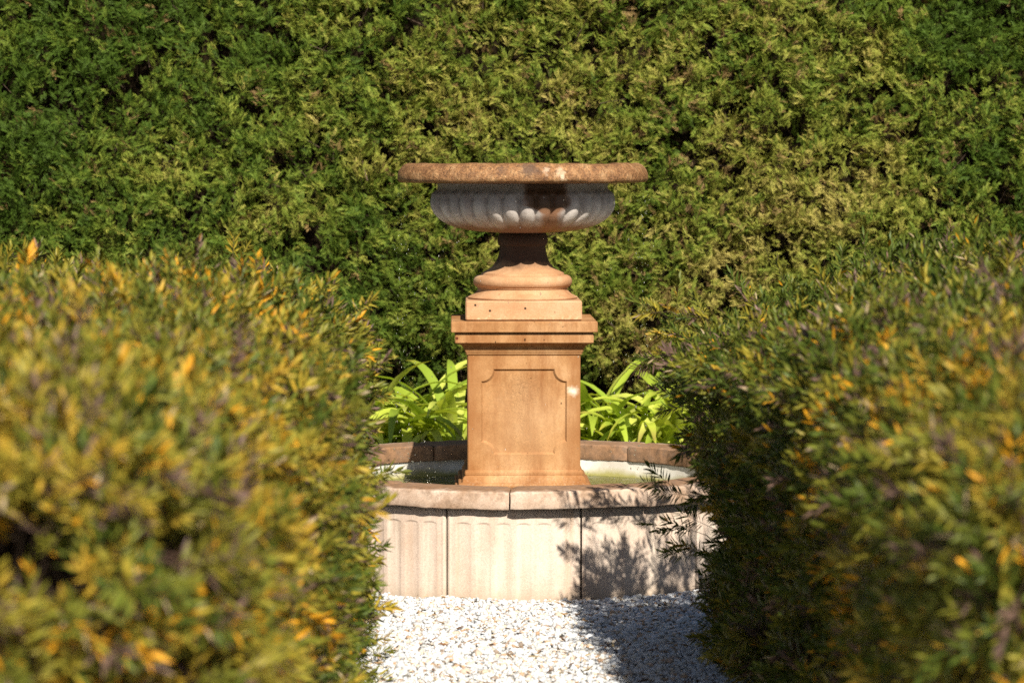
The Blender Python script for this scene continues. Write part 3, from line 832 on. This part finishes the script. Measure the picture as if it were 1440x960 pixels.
def cypress_hedge():
    g = np.random.default_rng(77)
    root = empty('cypress_hedge', (0, 3.7, 0))
    tag(root, 'tall dense green cypress hedge forming a wall behind the fountain', 'hedge')
    X0, X1, Z1, Y0 = -5.0, 5.0, 3.5, 3.3
    def surf(x, z):
        q = np.stack([x, np.zeros_like(x), z], 1)
        y = Y0 - 0.16 * (vnoise(q * np.array([1, 1, 0.6]), 1.25, 31) - 0.5) - 0.11 * (vnoise(q * np.array([1, 1, 0.6]), 3.4, 32) - 0.5) - 0.10 * (vnoise(q * np.array([1, 1, 0.7]), 9.0, 33) - 0.5)
        return y + 0.30 * sstep(0.95, 0.35, z) + 0.10 * sstep(2.3, 3.7, z)
    # branch tips, each carrying a fan of sprays
    nb = 38000
    bx, bz_ = g.uniform(X0, X1, nb), g.uniform(0.12, Z1, nb)
    by = surf(bx, bz_)
    q = np.stack([bx, np.zeros(nb), bz_], 1)
    hole = vnoise(q * np.array([1, 1, 0.7]), 5.5, 35) * 0.35 + vnoise(q * np.array([1, 1, 0.7]), 14.0, 36) * 0.65
    keep = (hole < 0.62) | (g.random(nb) < 0.32)
    keep &= g.random(nb) > 0.72 * sstep(1.0, 0.35, bz_)
    bx, by, bz_ = bx[keep], by[keep], bz_[keep]
    by = by + np.minimum(g.exponential(0.085, len(bx)), 0.26) - (g.random(len(bx)) < 0.05) * g.uniform(0, 0.07, len(bx))
    nb = len(bx)
    bdir = nrm(np.stack([g.normal(0, 0.55, nb), np.full(nb, -0.66), g.normal(0.80, 0.42, nb)], 1))
    K = 8
    T = np.repeat(np.stack([bx, by, bz_], 1), K, 0) + g.normal(0, 0.020, (nb * K, 3))
    D = nrm(np.repeat(bdir, K, 0) + g.normal(0, 0.30, (nb * K, 3)))
    T = T - D * 0.03
    # the flat of the spray faces up and out
    nrm_ = nrm(np.stack([g.normal(0, 0.5, nb * K), np.full(nb * K, -0.55), np.full(nb * K, 0.75)], 1) + g.normal(0, 0.35, (nb * K, 3)))
    side = np.cross(nrm_, D)
    B = bases(D, side)
    s = g.uniform(0.032, 0.074, nb * K)
    qq = np.stack([T[:, 0], np.zeros(len(T)), T[:, 2]], 1)
    tone = 0.045 + vnoise(qq, 1.1, 41) * 0.34 + vnoise(qq, 3.5, 42) * 0.36 + 0.26 * vnoise(qq, 14, 43) + np.repeat(g.normal(0, 0.11, nb), K) - 0.07 * sstep(1.4, 2.4, T[:, 0]) * sstep(1.6, 2.4, T[:, 2]) + 0.16 * np.exp(-((T[:, 0] - 1.0) / 0.9) ** 2) - 0.17 * sstep(0.9, 2.7, np.abs(T[:, 0] - 0.3))  # includes painted vignetting: hedge darkens to the sides and upper right
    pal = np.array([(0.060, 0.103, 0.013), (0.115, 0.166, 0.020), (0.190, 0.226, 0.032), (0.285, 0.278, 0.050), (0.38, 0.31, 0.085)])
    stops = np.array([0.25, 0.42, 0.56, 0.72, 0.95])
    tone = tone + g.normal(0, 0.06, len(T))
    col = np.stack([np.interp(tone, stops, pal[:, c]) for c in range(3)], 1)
    dead = np.repeat(g.random(nb) < 0.035 + 0.07 * (np.abs(bx - 0.95) < 0.6) * 1.3, K) & (g.random(nb * K) < 0.7)
    col[dead] = np.array([0.24, 0.155, 0.060]) * g.uniform(0.6, 1.3, (dead.sum(), 1))
    Vs, Fs, Cs = [], [], []
    off = 0
    kind = g.integers(0, 6, len(T))
    for k in range(6):
        pv, pf = spray_proto(300 + k)
        m = kind == k
        v, f = scatter(pv, pf, B[m], s[m], T[m])
        tipw = 0.82 + 0.45 * np.clip(pv[:, 2], 0, 1)             # colour gets paler towards the tips
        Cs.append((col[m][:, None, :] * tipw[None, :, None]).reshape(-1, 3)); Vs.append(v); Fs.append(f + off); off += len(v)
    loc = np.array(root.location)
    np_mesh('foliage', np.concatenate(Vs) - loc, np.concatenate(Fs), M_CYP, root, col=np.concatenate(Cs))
    # branches reaching out to the leaf shell
    m = 2500
    idx = g.integers(0, nb, m)
    a = np.array([0, 2 * PI / 3, 4 * PI / 3])
    tv = np.concatenate([np.stack([np.cos(a), np.sin(a), np.full(3, -1.0)], 1), np.stack([.35 * np.cos(a), .35 * np.sin(a), np.zeros(3)], 1)])
    tf = np.array([(0, 1, 4), (0, 4, 3), (1, 2, 5), (1, 5, 4), (2, 0, 3), (2, 3, 5)])
    w = g.uniform(0.0015, 0.004, m)
    v, f = scatter(tv, tf, bases(bdir[idx] + g.normal(0, .25, (m, 3))), np.stack([w, w, g.uniform(.1, .3, m)], 1), np.stack([bx, by + 0.05, bz_], 1)[idx])
    np_mesh('branches', v - loc, f, M_TWIG, root)
    # a lumpy slab well behind the leaf shell, coloured dark for inner shade
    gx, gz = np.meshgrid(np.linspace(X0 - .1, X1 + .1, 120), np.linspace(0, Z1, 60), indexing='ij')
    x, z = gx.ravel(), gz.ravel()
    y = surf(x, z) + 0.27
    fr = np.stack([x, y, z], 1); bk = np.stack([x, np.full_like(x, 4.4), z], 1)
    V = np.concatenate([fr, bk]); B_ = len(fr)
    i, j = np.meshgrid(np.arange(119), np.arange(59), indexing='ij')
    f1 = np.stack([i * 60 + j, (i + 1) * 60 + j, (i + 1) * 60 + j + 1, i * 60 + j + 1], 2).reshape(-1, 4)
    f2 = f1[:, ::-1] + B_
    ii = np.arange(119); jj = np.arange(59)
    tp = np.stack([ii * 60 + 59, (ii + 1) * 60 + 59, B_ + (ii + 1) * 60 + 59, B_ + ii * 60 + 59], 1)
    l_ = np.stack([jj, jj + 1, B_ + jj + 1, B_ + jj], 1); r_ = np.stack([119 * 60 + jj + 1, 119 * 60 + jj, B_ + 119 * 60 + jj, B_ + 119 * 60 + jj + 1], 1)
    np_mesh('shade_core', V - loc, np.concatenate([f1, f2, tp, l_, r_]), M_CORE, root, smooth=True)
cypress_hedge()

# ------------------------------------------------------------------ strap-leaved plants
def strap_plant(x, y, seed, label, n=34, size=1.0, z=0.0, lean=0.0):
    g = np.random.default_rng(seed)
    root = empty('strap_leaved_plant', (x, y, z))
    tag(root, label, 'plant', 'strap-leaved plants behind the pool')
    out = {'leaves': ([], [], []), 'withered_leaf': ([], [], [])}
    NS = 12
    for k in range(n):
        t = k / n
        az = k * 2.39996 + g.uniform(-.3, .3)
        L = size * g.uniform(0.58, 0.92)
        el0 = R(86 - 46 * t + g.uniform(-9, 9)); curl = R(105 + 60 * t + g.uniform(-35, 30))
        W = g.uniform(0.021, 0.029)
        key = 'withered_leaf' if (t > 0.85 and g.random() < 0.35) else 'leaves'
        p = np.array([0.0, 0.0]); pts = [p.copy()]; els = [el0]
        for s_ in range(NS):
            u_ = (s_ + 0.5) / NS
            el = el0 - curl * u_ ** 1.7
            p = p + np.array([math.cos(el), math.sin(el)]) * L / NS
            pts.append(p.copy()); els.append(el)
        pts = np.array(pts); els = np.array(els)
        uu = np.linspace(0, 1, NS + 1)
        w = W * np.clip(np.minimum(0.75 + uu * 1.2, 1.0), 0, 1) * np.clip((1 - uu) * 4.5, 0.02, 1) ** 0.7
        twist = g.uniform(-0.5, 0.5) * uu
        ca, sa = math.cos(az), math.sin(az)
        rad = np.stack([pts[:, 0] * ca, pts[:, 0] * sa, pts[:, 1]], 1) + np.array([0.02 * ca, 0.02 * sa, 0])
        nn = np.stack([-np.sin(els) * ca, -np.sin(els) * sa, np.cos(els)], 1)
        side = np.tile(np.array([-sa, ca, 0]), (NS + 1, 1))
        sd = side * np.cos(twist)[:, None] + nn * np.sin(twist)[:, None]
        n2 = nn * np.cos(twist)[:, None] - side * np.sin(twist)[:, None]
        V = np.stack([rad - sd * w[:, None] + n2 * (w * 0.35)[:, None], rad, rad + sd * w[:, None] + n2 * (w * 0.35)[:, None]], 1).reshape(-1, 3)
        F = []
        for s_ in range(NS):
            for c in (0, 1):
                b = s_ * 3 + c
                F.append((b, b + 1, b + 4, b + 3))
        base = np.array([(0.40, 0.50, 0.055), (0.52, 0.59, 0.075), (0.60, 0.64, 0.12), (0.33, 0.44, 0.05)])[g.integers(0, 4)] * g.uniform(0.85, 1.1)
        if key == 'withered_leaf': base = np.array([(0.50, 0.36, 0.14), (0.45, 0.26, 0.10)])[g.integers(0, 2)]
        cc = base[None] * (1 + 0.0 * uu[:, None])
        if g.random() < 0.35: cc = cc + (np.array([(0.50, 0.42, 0.06), (0.30, 0.17, 0.06)][g.integers(0, 2)]) - cc) * (sstep(0.82, 1.0, uu) * 0.9)[:, None]
        cc = cc * (1 - 0.25 * sstep(0.25, 0.0, uu))[:, None]
        vs, fs, cs = out[key]
        o_ = sum(len(q) for q in vs)
        vs.append(V); fs.append(np.array(F) + o_); cs.append(np.repeat(cc, 3, 0))
    for key, (vs, fs, cs) in out.items():
        if vs: np_mesh(key, np.concatenate(vs), np.concatenate(fs), M_STRAP, root, col=np.concatenate(cs), smooth=True)
    return root
for a in ((-0.34, 2.44, 1, 'bright green strap-leaved plant close against the sunlit left of the pedestal', 94, 1.14),
          (-0.60, 2.58, 2, 'upright strap-leaved plant midway between the pedestal and the yellow-green clipped hedge', 89, 1.2),
          (-0.80, 2.36, 3, 'strap-leaved plant just clear of the yellow-green clipped hedge', 91, 1.08),
          (-1.10, 2.50, 8, 'strap-leaved plant half hidden behind the yellow-green clipped hedge', 72, 1.0),
          (0.38, 2.60, 4, 'strap-leaved plant with long upright blades just right of the pedestal', 59, 1.12),
          (0.60, 2.38, 5, 'full strap-leaved plant with arching blades midway along the right of the pool', 89, 1.06),
          (0.86, 2.46, 6, 'strap-leaved plant just clear of the greener clipped hedge', 86, 1.06),
          (1.14, 2.56, 9, 'strap-leaved plant half hidden behind the greener clipped hedge', 72, 1.0)):
    strap_plant(*a)

# ------------------------------------------------------------------ light, sky, camera
AZ, EL = 14.5, 39.0                      # the sun stands behind the camera, a little to its right
sd = Vector((math.sin(R(AZ)) * math.cos(R(EL)), -math.cos(R(AZ)) * math.cos(R(EL)), math.sin(R(EL))))
sun = bpy.data.lights.new('sun', 'SUN'); sun.energy = 5.0; sun.angle = R(0.53); sun.color = (1.0, 0.945, 0.84)
so = link(bpy.data.objects.new('sun', sun)); so.rotation_euler = sd.to_track_quat('Z', 'Y').to_euler(); so.location = sd * 20
W = bpy.data.worlds.new('World'); S.world = W; W.use_nodes = True
nt = W.node_tree; bg = nt.nodes['Background']
sky = nt.nodes.new('ShaderNodeTexSky'); sky.sky_type = 'NISHITA'; sky.sun_disc = False
sky.sun_elevation = R(EL); sky.sun_rotation = R(180 - AZ)
nt.links.new(sky.outputs[0], bg.inputs[0]); bg.inputs[1].default_value = 0.05

cam = bpy.data.cameras.new('camera'); co_ = link(bpy.data.objects.new('camera', cam))
cam.sensor_width = 36.0; cam.lens = 100.0; cam.clip_start = 0.1; cam.clip_end = 500
co_.location = (-0.046, -12.3, 1.706)
co_.rotation_euler = (R(90 - 3.505), 0, 0)
cam.dof.use_dof = True; cam.dof.focus_distance = 12.0; cam.dof.aperture_fstop = 3.5
S.camera = co_
S.view_settings.view_transform = 'Standard'; S.view_settings.look = 'None'
S.view_settings.exposure = 0.6; S.view_settings.gamma = 1.0; S.view_settings.use_curve_mapping = False
S.cycles.max_bounces = 8; S.cycles.diffuse_bounces = 1; S.cycles.transmission_bounces = 6; S.cycles.transparent_max_bounces = 12
S.cycles.sample_clamp_indirect = 6.0
S.cycles.use_denoising = False
